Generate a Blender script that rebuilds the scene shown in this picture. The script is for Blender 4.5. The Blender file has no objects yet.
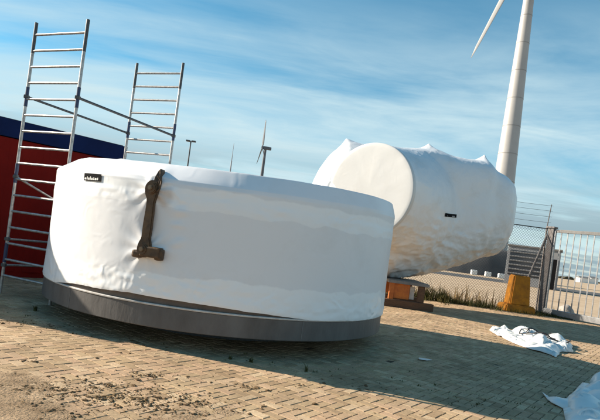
import bpy, bmesh, math, random
from mathutils import Vector, Matrix, noise
from mathutils.bvhtree import BVHTree
R = math.radians
random.seed(7)
sc = bpy.context.scene
col = sc.collection

# ------------------------------------------------------------------ camera
EYE, FPX, ROLL = 1.6, 520.0, 7.7
cam_d = bpy.data.cameras.new('camera')
cam = bpy.data.objects.new('camera', cam_d); col.objects.link(cam)
cam_d.sensor_fit = 'HORIZONTAL'; cam_d.sensor_width = 36.0
cam_d.lens = 36.0 * FPX / 600.0
cam_d.shift_y = 31.5 / 600.0
cam_d.clip_start = 0.05; cam_d.clip_end = 20000
cam.matrix_world = Matrix.Translation((0, 0, EYE)) @ Matrix.Rotation(R(90), 4, 'X') @ Matrix.Rotation(R(ROLL), 4, 'Z')
sc.camera = cam
sc.render.resolution_x = 1024; sc.render.resolution_y = 717

# ------------------------------------------------------------------ world, sun, exposure
SUN_EL, SUN_AZ = 25.0, -78.0          # azimuth clockwise from +Y
w = bpy.data.worlds.new('World'); sc.world = w; w.use_nodes = True
nt = w.node_tree; nt.nodes.clear()
def N(t, tree=None, **kw):
    n = (tree or nt).nodes.new(t)
    for k, v in kw.items(): setattr(n, k, v)
    return n
out = N('ShaderNodeOutputWorld'); bg = N('ShaderNodeBackground')
sky = N('ShaderNodeTexSky', sky_type='NISHITA', sun_disc=False)
sky.sun_elevation = R(SUN_EL); sky.sun_rotation = R(SUN_AZ)
sky.altitude = 0; sky.air_density = 1.0; sky.dust_density = 0.2; sky.ozone_density = 2.0
hs = N('ShaderNodeHueSaturation'); hs.inputs['Hue'].default_value = 0.479; hs.inputs['Saturation'].default_value = 1.40; hs.inputs['Value'].default_value = 1.2
tc = N('ShaderNodeTexCoord'); sep = N('ShaderNodeSeparateXYZ')
nt.links.new(tc.outputs['Generated'], sep.inputs[0])
zz = N('ShaderNodeMath', operation='MAXIMUM'); zz.inputs[1].default_value = 0.0; nt.links.new(sep.outputs['Z'], zz.inputs[0])
za = N('ShaderNodeMath', operation='ADD'); za.inputs[1].default_value = 0.10; nt.links.new(zz.outputs[0], za.inputs[0])
dv = N('ShaderNodeVectorMath', operation='DIVIDE'); nt.links.new(tc.outputs['Generated'], dv.inputs[0])
cb = N('ShaderNodeCombineXYZ')
for i in range(3): nt.links.new(za.outputs[0], cb.inputs[i])
nt.links.new(cb.outputs[0], dv.inputs[1])
def cloud(scale_xyz, rot, nscale, lo, hi, loc=(0, 0, 0), detail=7, dist=0.6):
    mp = N('ShaderNodeMapping'); mp.inputs['Scale'].default_value = scale_xyz; mp.inputs['Rotation'].default_value = (0, 0, R(rot)); mp.inputs['Location'].default_value = loc
    nt.links.new(dv.outputs[0], mp.inputs[0])
    nz = N('ShaderNodeTexNoise'); nz.inputs['Scale'].default_value = nscale; nz.inputs['Detail'].default_value = detail; nz.inputs['Roughness'].default_value = 0.58; nz.inputs['Distortion'].default_value = dist
    nt.links.new(mp.outputs[0], nz.inputs['Vector'])
    mr = N('ShaderNodeMapRange', interpolation_type='SMOOTHSTEP'); mr.inputs['From Min'].default_value = lo; mr.inputs['From Max'].default_value = hi
    nt.links.new(nz.outputs['Fac'], mr.inputs['Value'])
    return mr.outputs[0]
c1 = cloud((0.45, 1.0, 1.0), 25, 0.55, 0.25, 0.64, (2.3, 5.1, 0), dist=1.2)
c2 = cloud((0.5, 1.1, 1.0), 30, 1.9, 0.42, 0.72, (7.7, 2.2, 0), dist=0.8)
cm = N('ShaderNodeMath', operation='MULTIPLY_ADD'); cm.inputs[1].default_value = 0.35
nt.links.new(c2, cm.inputs[0]); nt.links.new(c1, cm.inputs[2])
cs = N('ShaderNodeMath', operation='MULTIPLY', use_clamp=True); cs.inputs[1].default_value = 0.80; nt.links.new(cm.outputs[0], cs.inputs[0])
hiz = N('ShaderNodeMapRange', interpolation_type='SMOOTHSTEP'); hiz.inputs['From Min'].default_value = 0.50; hiz.inputs['From Max'].default_value = 0.24
hiz.inputs['To Min'].default_value = 0.10; nt.links.new(sep.outputs['Z'], hiz.inputs['Value'])      # cirrus thins out overhead
cs2 = N('ShaderNodeMath', operation='MULTIPLY'); nt.links.new(cs.outputs[0], cs2.inputs[0]); nt.links.new(hiz.outputs[0], cs2.inputs[1]); cs = cs2
mx = N('ShaderNodeMix', data_type='RGBA'); mx.inputs['B'].default_value = (4.9, 6.4, 6.9, 1)
nt.links.new(sky.outputs[0], hs.inputs['Color']); nt.links.new(hs.outputs[0], mx.inputs['A']); nt.links.new(cs.outputs[0], mx.inputs['Factor'])
# low blue-grey bank of stratus just above the horizon
c3 = cloud((0.22, 0.8, 1.0), -8, 1.5, 0.40, 0.56, (1.3, 5.2, 0), dist=0.5)
lowz = N('ShaderNodeMapRange', interpolation_type='SMOOTHSTEP'); lowz.inputs['From Min'].default_value = 0.20; lowz.inputs['From Max'].default_value = 0.06
nt.links.new(sep.outputs['Z'], lowz.inputs['Value'])
lm = N('ShaderNodeMath', operation='MULTIPLY'); nt.links.new(c3, lm.inputs[0]); nt.links.new(lowz.outputs[0], lm.inputs[1])
lm2 = N('ShaderNodeMath', operation='MULTIPLY'); lm2.inputs[1].default_value = 0.85; nt.links.new(lm.outputs[0], lm2.inputs[0])
mx2 = N('ShaderNodeMix', data_type='RGBA'); mx2.inputs['B'].default_value = (2.2, 3.1, 3.6, 1)
nt.links.new(mx.outputs['Result'], mx2.inputs['A']); nt.links.new(lm2.outputs[0], mx2.inputs['Factor'])
nt.links.new(mx2.outputs['Result'], bg.inputs['Color']); nt.links.new(bg.outputs[0], out.inputs[0])
bg.inputs['Strength'].default_value = 0.063

S = Vector((math.sin(R(SUN_AZ)) * math.cos(R(SUN_EL)), math.cos(R(SUN_AZ)) * math.cos(R(SUN_EL)), math.sin(R(SUN_EL))))
sd = bpy.data.lights.new('sun', 'SUN'); sd.energy = 5.0; sd.angle = R(0.5); sd.color = (1.0, 0.88, 0.72)
so = bpy.data.objects.new('sun', sd); col.objects.link(so)
so.rotation_euler = (-S).to_track_quat('-Z', 'Y').to_euler(); so.location = S * 60

vs = sc.view_settings
vs.view_transform = 'Standard'; vs.look = 'None'; vs.gamma = 1.0; vs.use_curve_mapping = False; vs.exposure = 1.02

# ------------------------------------------------------------------ helpers
def tag(o, label=None, cat=None, group=None, kind=None):
    if label: o['label'] = label
    if cat: o['category'] = cat
    if group: o['group'] = group
    if kind: o['kind'] = kind
    return o
def empty(name, loc, rz=0):
    o = bpy.data.objects.new(name, None); col.objects.link(o); o.location = loc; o.rotation_euler = (0, 0, rz); o.empty_display_size = 0.2
    return o
def link(name, me, m, parent=None, smooth=False):
    if m is not None and not me.materials: me.materials.append(m)
    if smooth:
        for p in me.polygons: p.use_smooth = True
    o = bpy.data.objects.new(name, me); col.objects.link(o)
    if parent: o.parent = parent
    return o
def pyd(name, v, f, m, parent=None, smooth=False):
    me = bpy.data.meshes.new(name); me.from_pydata(v, [], f); me.update()
    return link(name, me, m, parent, smooth)
def frm(name, bm, m, parent=None, smooth=False):
    bmesh.ops.recalc_face_normals(bm, faces=bm.faces)
    me = bpy.data.meshes.new(name); bm.to_mesh(me); bm.free()
    return link(name, me, m, parent, smooth)
def box(bm, c, s, rot=None, bev=0.0):
    M = Matrix.Translation(c) @ (rot.to_4x4() if rot else Matrix.Identity(4)) @ Matrix.Diagonal((s[0], s[1], s[2], 1))
    r = bmesh.ops.create_cube(bm, size=1, matrix=M)
    if bev:
        es = set(e for v in r['verts'] for e in v.link_edges)
        bmesh.ops.bevel(bm, geom=list(es), offset=bev, segments=2, affect='EDGES', profile=0.6)
def tube(bm, a, b, r, r2=None, n=8, cap=True):
    a = Vector(a); b = Vector(b); d = b - a
    q = d.to_track_quat('Z', 'Y').to_matrix()
    r2 = r if r2 is None else r2
    A, B = [], []
    for i in range(n):
        t = 2 * math.pi * i / n; p = q @ Vector((math.cos(t), math.sin(t), 0))
        A.append(bm.verts.new(a + p * r)); B.append(bm.verts.new(b + p * r2))
    for i in range(n): bm.faces.new((A[i], A[(i + 1) % n], B[(i + 1) % n], B[i]))
    if cap: bm.faces.new(A[::-1]); bm.faces.new(B)
def polyline(bm, pts, r, n=5):
    for a, b in zip(pts, pts[1:]): tube(bm, a, b, r, n=n)
def lathe(bm, prof, n=96, closed=False):
    rings = [[bm.verts.new((r * math.cos(2 * math.pi * i / n), r * math.sin(2 * math.pi * i / n), z)) for i in range(n)] for r, z in prof]
    k = len(rings)
    for j in range(k if closed else k - 1):
        a, b = rings[j], rings[(j + 1) % k]
        for i in range(n): bm.faces.new((a[i], a[(i + 1) % n], b[(i + 1) % n], b[i]))
    return rings
def loc_px(x, y, d):           # a sight line of the survey photograph at a known distance
    t = R(ROLL); dx, dy = x - 300, y - 241.5
    u = dx * math.cos(t) + dy * math.sin(t); v = -dx * math.sin(t) + dy * math.cos(t)
    return Vector((u * d / FPX, d, EYE - v * d / FPX))
def fbm(p, o=4): return noise.fractal(p, 1.0, 2.0, o)
def ridged(p, o=4): return noise.ridged_multi_fractal(p, 1.0, 2.0, o, 1.0, 2.0)

# ------------------------------------------------------------------ materials
def mat(name, base, rough=0.6, metal=0.0, spec=0.5, var=None, vscale=3.0, bump=0.0, bscale=40.0, stretch=(1, 1, 1), coord='Object', extra=None):
    m = bpy.data.materials.new(name); m.use_nodes = True
    t = m.node_tree; b = t.nodes['Principled BSDF']
    b.inputs['Base Color'].default_value = (*base, 1); b.inputs['Roughness'].default_value = rough
    b.inputs['Metallic'].default_value = metal; b.inputs['Specular IOR Level'].default_value = spec
    tcn = N('ShaderNodeTexCoord', t); mp = N('ShaderNodeMapping', t); mp.inputs['Scale'].default_value = stretch
    t.links.new(tcn.outputs[coord], mp.inputs[0])
    m['_'] = 0
    if var:
        nz = N('ShaderNodeTexNoise', t); nz.inputs['Scale'].default_value = vscale; nz.inputs['Detail'].default_value = 8; nz.inputs['Roughness'].default_value = 0.65
        t.links.new(mp.outputs[0], nz.inputs['Vector'])
        cr = N('ShaderNodeValToRGB', t); cr.color_ramp.elements[0].position = 0.32; cr.color_ramp.elements[1].position = 0.68
        cr.color_ramp.elements[0].color = (*base, 1); cr.color_ramp.elements[1].color = (*var, 1)
        t.links.new(nz.outputs['Fac'], cr.inputs[0]); t.links.new(cr.outputs[0], b.inputs['Base Color'])
    if bump:
        n2 = N('ShaderNodeTexNoise', t); n2.inputs['Scale'].default_value = bscale; n2.inputs['Detail'].default_value = 6
        t.links.new(mp.outputs[0], n2.inputs['Vector'])
        bp = N('ShaderNodeBump', t); bp.inputs['Strength'].default_value = bump; bp.inputs['Distance'].default_value = 0.02
        t.links.new(n2.outputs['Fac'], bp.inputs['Height']); t.links.new(bp.outputs[0], b.inputs['Normal'])
    return m
def paver_mat(name, island):
    m = bpy.data.materials.new(name); m.use_nodes = True; t = m.node_tree; b = t.nodes['Principled BSDF']
    b.inputs['Roughness'].default_value = 0.9; b.inputs['Specular IOR Level'].default_value = 0.2
    geo = N('ShaderNodeNewGeometry', t)
    if island: rnd = geo.outputs['Random Per Island']
    else: rnd = N('ShaderNodeObjectInfo', t).outputs['Random']
    cr = N('ShaderNodeValToRGB', t); e = cr.color_ramp.elements
    e[0].position = 0.0; e[0].color = (0.33, 0.222, 0.130, 1); e[1].position = 1.0; e[1].color = (0.56, 0.415, 0.262, 1)
    e2 = cr.color_ramp.elements.new(0.35); e2.color = (0.47, 0.337, 0.198, 1)
    e3 = cr.color_ramp.elements.new(0.65); e3.color = (0.47, 0.312, 0.195, 1)
    t.links.new(rnd, cr.inputs[0])
    n1 = N('ShaderNodeTexNoise', t); n1.inputs['Scale'].default_value = 0.9; n1.inputs['Detail'].default_value = 7; n1.inputs['Roughness'].default_value = 0.7
    t.links.new(geo.outputs['Position'], n1.inputs['Vector'])
    r1 = N('ShaderNodeMapRange', t); r1.inputs['From Min'].default_value = 0.44; r1.inputs['From Max'].default_value = 0.66
    t.links.new(n1.outputs['Fac'], r1.inputs['Value'])
    mm = N('ShaderNodeMath', t, operation='MULTIPLY'); mm.inputs[1].default_value = 0.72; t.links.new(r1.outputs[0], mm.inputs[0])
    mix = N('ShaderNodeMix', t, data_type='RGBA'); mix.inputs['B'].default_value = (0.235, 0.165, 0.10, 1)
    t.links.new(cr.outputs[0], mix.inputs['A']); t.links.new(mm.outputs[0], mix.inputs['Factor'])
    n2 = N('ShaderNodeTexNoise', t); n2.inputs['Scale'].default_value = 45; n2.inputs['Detail'].default_value = 5; n2.inputs['Roughness'].default_value = 0.7
    t.links.new(geo.outputs['Position'], n2.inputs['Vector'])
    r2 = N('ShaderNodeMapRange', t); r2.inputs['From Min'].default_value = 0.25; r2.inputs['From Max'].default_value = 0.75; r2.inputs['To Min'].default_value = 0.66; r2.inputs['To Max'].default_value = 1.25
    t.links.new(n2.outputs['Fac'], r2.inputs['Value'])
    mu = N('ShaderNodeMix', t, data_type='RGBA', blend_type='MULTIPLY'); mu.inputs['Factor'].default_value = 1.0
    t.links.new(mix.outputs['Result'], mu.inputs['A']); t.links.new(r2.outputs[0], mu.inputs['B'])
    t.links.new(mu.outputs['Result'], b.inputs['Base Color'])
    bp = N('ShaderNodeBump', t); bp.inputs['Strength'].default_value = 0.5; bp.inputs['Distance'].default_value = 0.004
    t.links.new(n2.outputs['Fac'], bp.inputs['Height']); t.links.new(bp.outputs[0], b.inputs['Normal'])
    return m
def wrap_mat(name, base, dirt, dirt_lo, dirt_hi, stain_bounce=None, bstr=0.10, laps=None):
    """white shrink-wrap film: satin plastic with fine creases, dust, a few stains and painted ground bounce"""
    m = bpy.data.materials.new(name); m.use_nodes = True; t = m.node_tree; b = t.nodes['Principled BSDF']
    b.inputs['Roughness'].default_value = 0.36; b.inputs['Specular IOR Level'].default_value = 0.5
    tcn = N('ShaderNodeTexCoord', t)
    n1 = N('ShaderNodeTexNoise', t); n1.inputs['Scale'].default_value = 1.3; n1.inputs['Detail'].default_value = 9; n1.inputs['Roughness'].default_value = 0.68; n1.inputs['Distortion'].default_value = 0.4
    t.links.new(tcn.outputs['Object'], n1.inputs['Vector'])
    r1 = N('ShaderNodeMapRange', t); r1.inputs['From Min'].default_value = dirt_lo; r1.inputs['From Max'].default_value = dirt_hi; r1.inputs['To Max'].default_value = 0.6
    t.links.new(n1.outputs['Fac'], r1.inputs['Value'])
    mix = N('ShaderNodeMix', t, data_type='RGBA'); mix.inputs['A'].default_value = (*base, 1); mix.inputs['B'].default_value = (*dirt, 1)
    t.links.new(r1.outputs[0], mix.inputs['Factor'])
    res = mix.outputs['Result']
    if laps:                                     # doubled film reads a little whiter, with a torn edge
        sp_ = N('ShaderNodeSeparateXYZ', t); t.links.new(tcn.outputs['Object'], sp_.inputs[0])
        ln_ = N('ShaderNodeTexNoise', t); ln_.inputs['Scale'].default_value = 2.2; ln_.inputs['Detail'].default_value = 6
        t.links.new(tcn.outputs['Object'], ln_.inputs['Vector'])
        zz_ = N('ShaderNodeMath', t, operation='MULTIPLY_ADD'); zz_.inputs[1].default_value = 0.22
        t.links.new(ln_.outputs['Fac'], zz_.inputs[0]); t.links.new(sp_.outputs['Z'], zz_.inputs[2])
        cr_ = N('ShaderNodeValToRGB', t); cr_.color_ramp.interpolation = 'LINEAR'
        el = cr_.color_ramp.elements; el[0].position = 0.0; el[0].color = (1, 1, 1, 1); el[1].position = 1.0; el[1].color = (0, 0, 0, 1)
        for (pz, vv_) in laps:
            e_ = el.new(pz / 2.6); e_.color = (vv_, vv_, vv_, 1)
        dz_ = N('ShaderNodeMath', t, operation='DIVIDE'); dz_.inputs[1].default_value = 2.6
        t.links.new(zz_.outputs[0], dz_.inputs[0]); t.links.new(dz_.outputs[0], cr_.inputs[0])
        ml_ = N('ShaderNodeMix', t, data_type='RGBA'); ml_.inputs['B'].default_value = (0.93, 0.93, 0.925, 1)
        mf_ = N('ShaderNodeMath', t, operation='MULTIPLY'); mf_.inputs[1].default_value = 0.95
        t.links.new(cr_.outputs[0], mf_.inputs[0]); t.links.new(mf_.outputs[0], ml_.inputs['Factor'])
        t.links.new(res, ml_.inputs['A']); res = ml_.outputs['Result']
    for (c, rad, colr, amt) in (stain_bounce or []):
        sb = N('ShaderNodeVectorMath', t, operation='DISTANCE'); sb.inputs[1].default_value = c
        nn = N('ShaderNodeTexNoise', t); nn.inputs['Scale'].default_value = 6; nn.inputs['Detail'].default_value = 5
        t.links.new(tcn.outputs['Object'], nn.inputs['Vector'])
        va = N('ShaderNodeVectorMath', t, operation='MULTIPLY_ADD'); va.inputs[1].default_value = (rad, rad, rad)
        t.links.new(nn.outputs['Color'], va.inputs[0]); t.links.new(tcn.outputs['Object'], va.inputs[2])
        t.links.new(va.outputs[0], sb.inputs[0])
        rr = N('ShaderNodeMapRange', t, interpolation_type='SMOOTHSTEP'); rr.inputs['From Min'].default_value = rad * 1.1; rr.inputs['From Max'].default_value = rad * 0.25; rr.inputs['To Max'].default_value = amt
        t.links.new(sb.outputs['Value'], rr.inputs['Value'])
        mz = N('ShaderNodeMix', t, data_type='RGBA'); mz.inputs['B'].default_value = (*colr, 1)
        t.links.new(res, mz.inputs['A']); t.links.new(rr.outputs[0], mz.inputs['Factor']); res = mz.outputs['Result']
    t.links.new(res, b.inputs['Base Color'])
    n2 = N('ShaderNodeTexNoise', t, noise_type='RIDGED_MULTIFRACTAL'); n2.inputs['Scale'].default_value = 3.2; n2.inputs['Detail'].default_value = 7; n2.inputs['Roughness'].default_value = 0.5; n2.inputs['Distortion'].default_value = 1.6
    t.links.new(tcn.outputs['Object'], n2.inputs['Vector'])
    bp = N('ShaderNodeBump', t); bp.inputs['Strength'].default_value = bstr; bp.inputs['Distance'].default_value = 0.03
    if laps:
        bs_ = N('ShaderNodeMapRange', t); bs_.inputs['To Min'].default_value = bstr; bs_.inputs['To Max'].default_value = bstr * 4.0
        t.links.new(cr_.outputs[0], bs_.inputs['Value']); t.links.new(bs_.outputs[0], bp.inputs['Strength'])
    t.links.new(n2.outputs['Fac'], bp.inputs['Height']); t.links.new(bp.outputs[0], b.inputs['Normal'])
    r3 = N('ShaderNodeMapRange', t); r3.inputs['To Min'].default_value = 0.20; r3.inputs['To Max'].default_value = 0.50
    t.links.new(n1.outputs['Fac'], r3.inputs['Value']); t.links.new(r3.outputs[0], b.inputs['Roughness'])
    return m

M_pav1 = paver_mat('paver_brick', False); M_pavS = paver_mat('paver_brick_field', True)
M_bed = mat('joint_sand', (0.05, 0.037, 0.026), 0.95, spec=0.1, var=(0.22, 0.16, 0.10), vscale=1.2, bump=0.4, bscale=90)
M_sand = mat('dry_sand', (0.40, 0.29, 0.19), 0.95, spec=0.1, var=(0.55, 0.42, 0.29), vscale=0.25, bump=0.5, bscale=8)
M_asph = mat('asphalt', (0.05, 0.05, 0.052), 0.9, var=(0.075, 0.075, 0.075), vscale=0.4)
M_alu = mat('aluminium', (0.50, 0.49, 0.475), 0.45, 0.7, var=(0.26, 0.25, 0.24), vscale=14)
M_dark = mat('dark_steel', (0.045, 0.048, 0.055), 0.5, 0.3, var=(0.09, 0.09, 0.09), vscale=20)
M_blue = mat('blue_clip', (0.02, 0.035, 0.09), 0.5)
M_grey = mat('grey_painted_steel', (0.20, 0.195, 0.19), 0.55, 0.1, var=(0.14, 0.135, 0.13), vscale=3.0, bump=0.15, bscale=30, stretch=(1, 1, 0.35))
M_band = mat('ring_steel', (0.15, 0.145, 0.14), 0.5, 0.2, var=(0.085, 0.078, 0.074), vscale=2.2, bump=0.15, bscale=30, stretch=(1, 1, 0.4))
M_steel2 = mat('primer_steel', (0.17, 0.13, 0.105), 0.6, 0.1, var=(0.10, 0.075, 0.06), vscale=4.0, bump=0.1)
M_lip = mat('pale_flange_edge', (0.62, 0.60, 0.57), 0.45, var=(0.42, 0.38, 0.34), vscale=9)
M_rust = mat('brown_rusty_steel', (0.050, 0.030, 0.017), 0.6, 0.15, var=(0.15, 0.085, 0.040), vscale=7, bump=0.25, bscale=30)
M_rustbolt = mat('worn_pin', (0.24, 0.17, 0.11), 0.5, 0.5)
M_black = mat('black_film', (0.008, 0.008, 0.009), 0.9, spec=0.08)
M_white = mat('white_print', (0.75, 0.75, 0.72), 0.6)
M_red = mat('dark_red_paint', (0.23, 0.010, 0.006), 0.8, spec=0.12, var=(0.17, 0.007, 0.005), vscale=1.2, bump=0.05, bscale=3)
M_navy = mat('navy_paint', (0.008, 0.020, 0.085), 0.8, spec=0.12, var=(0.006, 0.013, 0.055), vscale=1.0)
M_turb = mat('turbine_coat', (0.43, 0.42, 0.405), 0.5, var=(0.38, 0.37, 0.36), vscale=0.3)
M_turbd = mat('turbine_flange', (0.28, 0.27, 0.26), 0.6)
M_far = mat('far_turbine_backlit_grey', (0.10, 0.11, 0.13), 0.6)  # dark grey paints the turbine's backlit silhouette into its colour
M_farp = mat('far_mast_grey', (0.30, 0.33, 0.37), 0.7)
M_galv = mat('galvanised_steel', (0.36, 0.365, 0.37), 0.5, 0.5, var=(0.24, 0.24, 0.245), vscale=6)
M_post = mat('weathered_gate_paint', (0.17, 0.155, 0.15), 0.6, 0.1, var=(0.10, 0.085, 0.08), vscale=7, bump=0.2)
M_wire = mat('chain_link_wire', (0.10, 0.105, 0.11), 0.6, 0.3)
M_yel = mat('yellow_painted_concrete', (0.60, 0.235, 0.018), 0.8, spec=0.25, var=(0.30, 0.12, 0.02), vscale=3.2, bump=0.6, bscale=18)
M_orng = mat('orange_painted_steel', (0.55, 0.16, 0.02), 0.65, var=(0.36, 0.09, 0.015), vscale=6, bump=0.3)
M_wood = mat('brown_timber', (0.16, 0.085, 0.045), 0.85, var=(0.085, 0.045, 0.025), vscale=5, bump=0.6, bscale=20, stretch=(1, 8, 8))
M_cab = mat('grey_cladding', (0.22, 0.225, 0.235), 0.6, var=(0.17, 0.175, 0.185), vscale=0.8)
M_glass = mat('dark_glazing', (0.018, 0.022, 0.03), 0.12)
M_weed = mat('weed_green', (0.055, 0.062, 0.018), 0.8, spec=0.15, var=(0.11, 0.092, 0.035), vscale=4)
M_straw = mat('dry_straw', (0.30, 0.21, 0.10), 0.9, spec=0.1, var=(0.16, 0.11, 0.055), vscale=8)
M_soil = mat('brown_soil', (0.115, 0.070, 0.038), 0.95, spec=0.1, var=(0.20, 0.135, 0.075), vscale=15, bump=0.6, bscale=60)
M_dust = mat('sandy_dust', (0.44, 0.315, 0.20), 0.95, spec=0.1, var=(0.20, 0.135, 0.08), vscale=3.5, bump=0.8, bscale=45)
M_stone = mat('pale_stone', (0.42, 0.38, 0.34), 0.9, var=(0.24, 0.21, 0.19), vscale=5, bump=0.6, bscale=20)
M_hedge = mat('far_scrub', (0.05, 0.05, 0.035), 0.95, spec=0.1, var=(0.11, 0.09, 0.06), vscale=0.15)
M_cord = mat('black_cord', (0.02, 0.02, 0.022), 0.6)
DC = Vector((-1.32, 9.53, 0)); DR = 2.94
M_wrapA = wrap_mat('white_shrink_wrap', (0.80, 0.80, 0.81), (0.72, 0.71, 0.705), 0.50, 0.72,
    laps=[(1.06, 1), (1.072, 0.1), (1.50, 0.0), (1.93, 0.05), (1.942, 0.75), (2.20, 0.95), (2.22, 0.0)], stain_bounce=[((-0.40, -2.88, 2.02), 0.17, (0.42, 0.31, 0.24), 0.55)])
M_wrapB = wrap_mat('dusty_bounce_wrap', (0.76, 0.765, 0.77), (0.64, 0.62, 0.59), 0.52, 0.75, bstr=0.30,
    stain_bounce=[((3.4, 0.2, 0.7), 1.25, (0.30, 0.22, 0.15), 0.6)])  # low brown patch: ground bounce painted into the film, along with some dirt
M_cover = wrap_mat('round_face_film', (0.62, 0.61, 0.59), (0.55, 0.535, 0.51), 0.5, 0.75, bstr=0.06)
M_film = wrap_mat('loose_plastic_sheet', (0.72, 0.725, 0.70), (0.55, 0.54, 0.50), 0.52, 0.75, bstr=0.15)

# ------------------------------------------------------------------ ground
g = pyd('ground', [(-4000, -4000, -0.03), (4000, -4000, -0.03), (4000, 4000, -0.03), (-4000, 4000, -0.03)], [(0, 1, 2, 3)], M_sand); tag(g, kind='structure')
bnx, bny = 240, 190
yard = pyd('paved_yard', [(-16 + 30 * i / bnx, -3 + 23.45 * j / bny, -0.0105 + 0.011 * max(-0.6, min(0.62, fbm(Vector((i * 0.21, j * 0.21, 4)), 3)))) for j in range(bny + 1) for i in range(bnx + 1)],
           [(j * (bnx + 1) + i, j * (bnx + 1) + i + 1, (j + 1) * (bnx + 1) + i + 1, (j + 1) * (bnx + 1) + i) for j in range(bny) for i in range(bnx)], M_bed); tag(yard, kind='structure')
road = pyd('road', [(14, 62, -0.02), (400, 40, -0.02), (400, 52, -0.02), (14, 78, -0.02), (-200, 90, -0.02), (-200, 74, -0.02)], [(0, 1, 2, 3), (0, 3, 4, 5)], M_asph); tag(road, kind='structure')

PL, PW, GAP = 0.212, 0.106, 0.0075
AX = Vector((0.602, 0.798, 0)); AY = Vector((-0.798, 0.602, 0))
ANG = math.atan2(AX.y, AX.x)
def in_frame(X, Y, Z=0, pad=0):
    u = FPX * X / Y; v = -FPX * (Z - EYE) / Y; t = R(ROLL)
    x = 300 + u * math.cos(t) - v * math.sin(t); y = 241.5 + u * math.sin(t) + v * math.cos(t)
    return -pad < x < 600 + pad and y < 420 + pad
def paver_verts(hl, hw, ch=0.0045):
    return [(-hl + ch, -hw + ch, 0), (hl - ch, -hw + ch, 0), (hl - ch, hw - ch, 0), (-hl + ch, hw - ch, 0),
            (-hl, -hw, -ch), (hl, -hw, -ch), (hl, hw, -ch), (-hl, hw, -ch),
            (-hl, -hw, -0.028), (hl, -hw, -0.028), (hl, hw, -0.028), (-hl, hw, -0.028)]
PF = [(0, 1, 2, 3)] + [(4 + i, 4 + (i + 1) % 4, (i + 1) % 4, i) for i in range(4)] + [(8 + i, 8 + (i + 1) % 4, 4 + (i + 1) % 4, 4 + i) for i in range(4)]
base_v = [Vector(v) for v in paver_verts(PL / 2 - GAP / 2, PW / 2 - GAP / 2)]
cand = []
rp = random.Random(3)
for i in range(-60, 260):
    for j in range(-210, 110):
        m4 = (i - j) % 4
        if m4 == 0: cx, cy, vert = i + 1.0, j + 0.5, 0
        elif m4 == 3: cx, cy, vert = i + 0.5, j + 1.0, 1
        else: continue
        p = AX * (cx * PW) - AY * (cy * PW)
        X, Y = p.x, p.y
        if Y < 2.7 or Y > 20.35 or abs(X) > 0.70 * Y + 2.2 or X > 13.5: continue
        if (Vector((X, Y, 0)) - DC).length < 1.5: continue
        cand.append((X, Y, vert))
vis = sorted([c for c in cand if in_frame(c[0], c[1], 0, 4)], key=lambda c: c[0] ** 2 + c[1] ** 2)[:300]
visset = set(vis)
pm = bpy.data.meshes.new('paver'); pm.from_pydata([tuple(v) for v in base_v], [], PF); pm.materials.append(M_pav1)
VV, FF = [], []
for c in cand:
    rot = Matrix.Rotation(ANG + (math.pi / 2 if c[2] else 0) + rp.gauss(0, 0.012), 3, 'Z') @ Matrix.Rotation(rp.gauss(0, 0.008), 3, 'X') @ Matrix.Rotation(rp.gauss(0, 0.006), 3, 'Y')
    swell = 0.010 * noise.noise(Vector((c[0] * 0.5, c[1] * 0.5, 0)))
    lc = Vector((c[0], c[1], swell * 0.5 + rp.gauss(0, 0.0016)))
    if c in visset:
        o = bpy.data.objects.new('paver', pm); col.objects.link(o); o.parent = yard
        o.matrix_local = Matrix.Translation(lc) @ rot.to_4x4()
    else:
        k = len(VV); VV.extend([tuple(lc + rot @ v) for v in base_v]); FF.extend([tuple(k + a for a in f) for f in PF])
tag(pyd('paver_field', VV, FF, M_pavS, yard), kind='stuff')

# ------------------------------------------------------------------ red and navy building on the left
bld = empty('storage_building', (-9.12, 8.19, 0), math.atan2(0.714, 0.70))
BL, BD, BH, BF = 6.50, 8.0, 3.34, 2.97
bm = bmesh.new(); box(bm, (BL / 2, BD / 2, BF / 2 - 0.01), (BL, BD, BF - 0.02)); frm('wall', bm, M_red, bld)
bm = bmesh.new(); box(bm, (BL / 2, BD / 2, (BF + BH) / 2), (BL + 0.06, BD + 0.06, BH - BF)); frm('fascia', bm, M_navy, bld)
bm = bmesh.new(); box(bm, (BL / 2, BD / 2, BH + 0.012), (BL - 0.1, BD - 0.1, 0.02)); frm('roof', bm, M_dark, bld)
bm = bmesh.new(); nr = 46; yv = []
for k in range(nr + 1):
    x = 0.06 + (BL - 0.12) * k / nr; dy = (-0.006, -0.030, -0.030, -0.006)[k % 4]
    yv.append((bm.verts.new((x, dy, 0.12)), bm.verts.new((x, dy, BF - 0.04))))
for a, b in zip(yv, yv[1:]): bm.faces.new((a[0], b[0], b[1], a[1]))
frm('corrugated_sheet', bm, M_red, bld)
tag(bld, 'dark red wall with navy blue top band behind the ladder-like scaffold', 'building')

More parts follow.
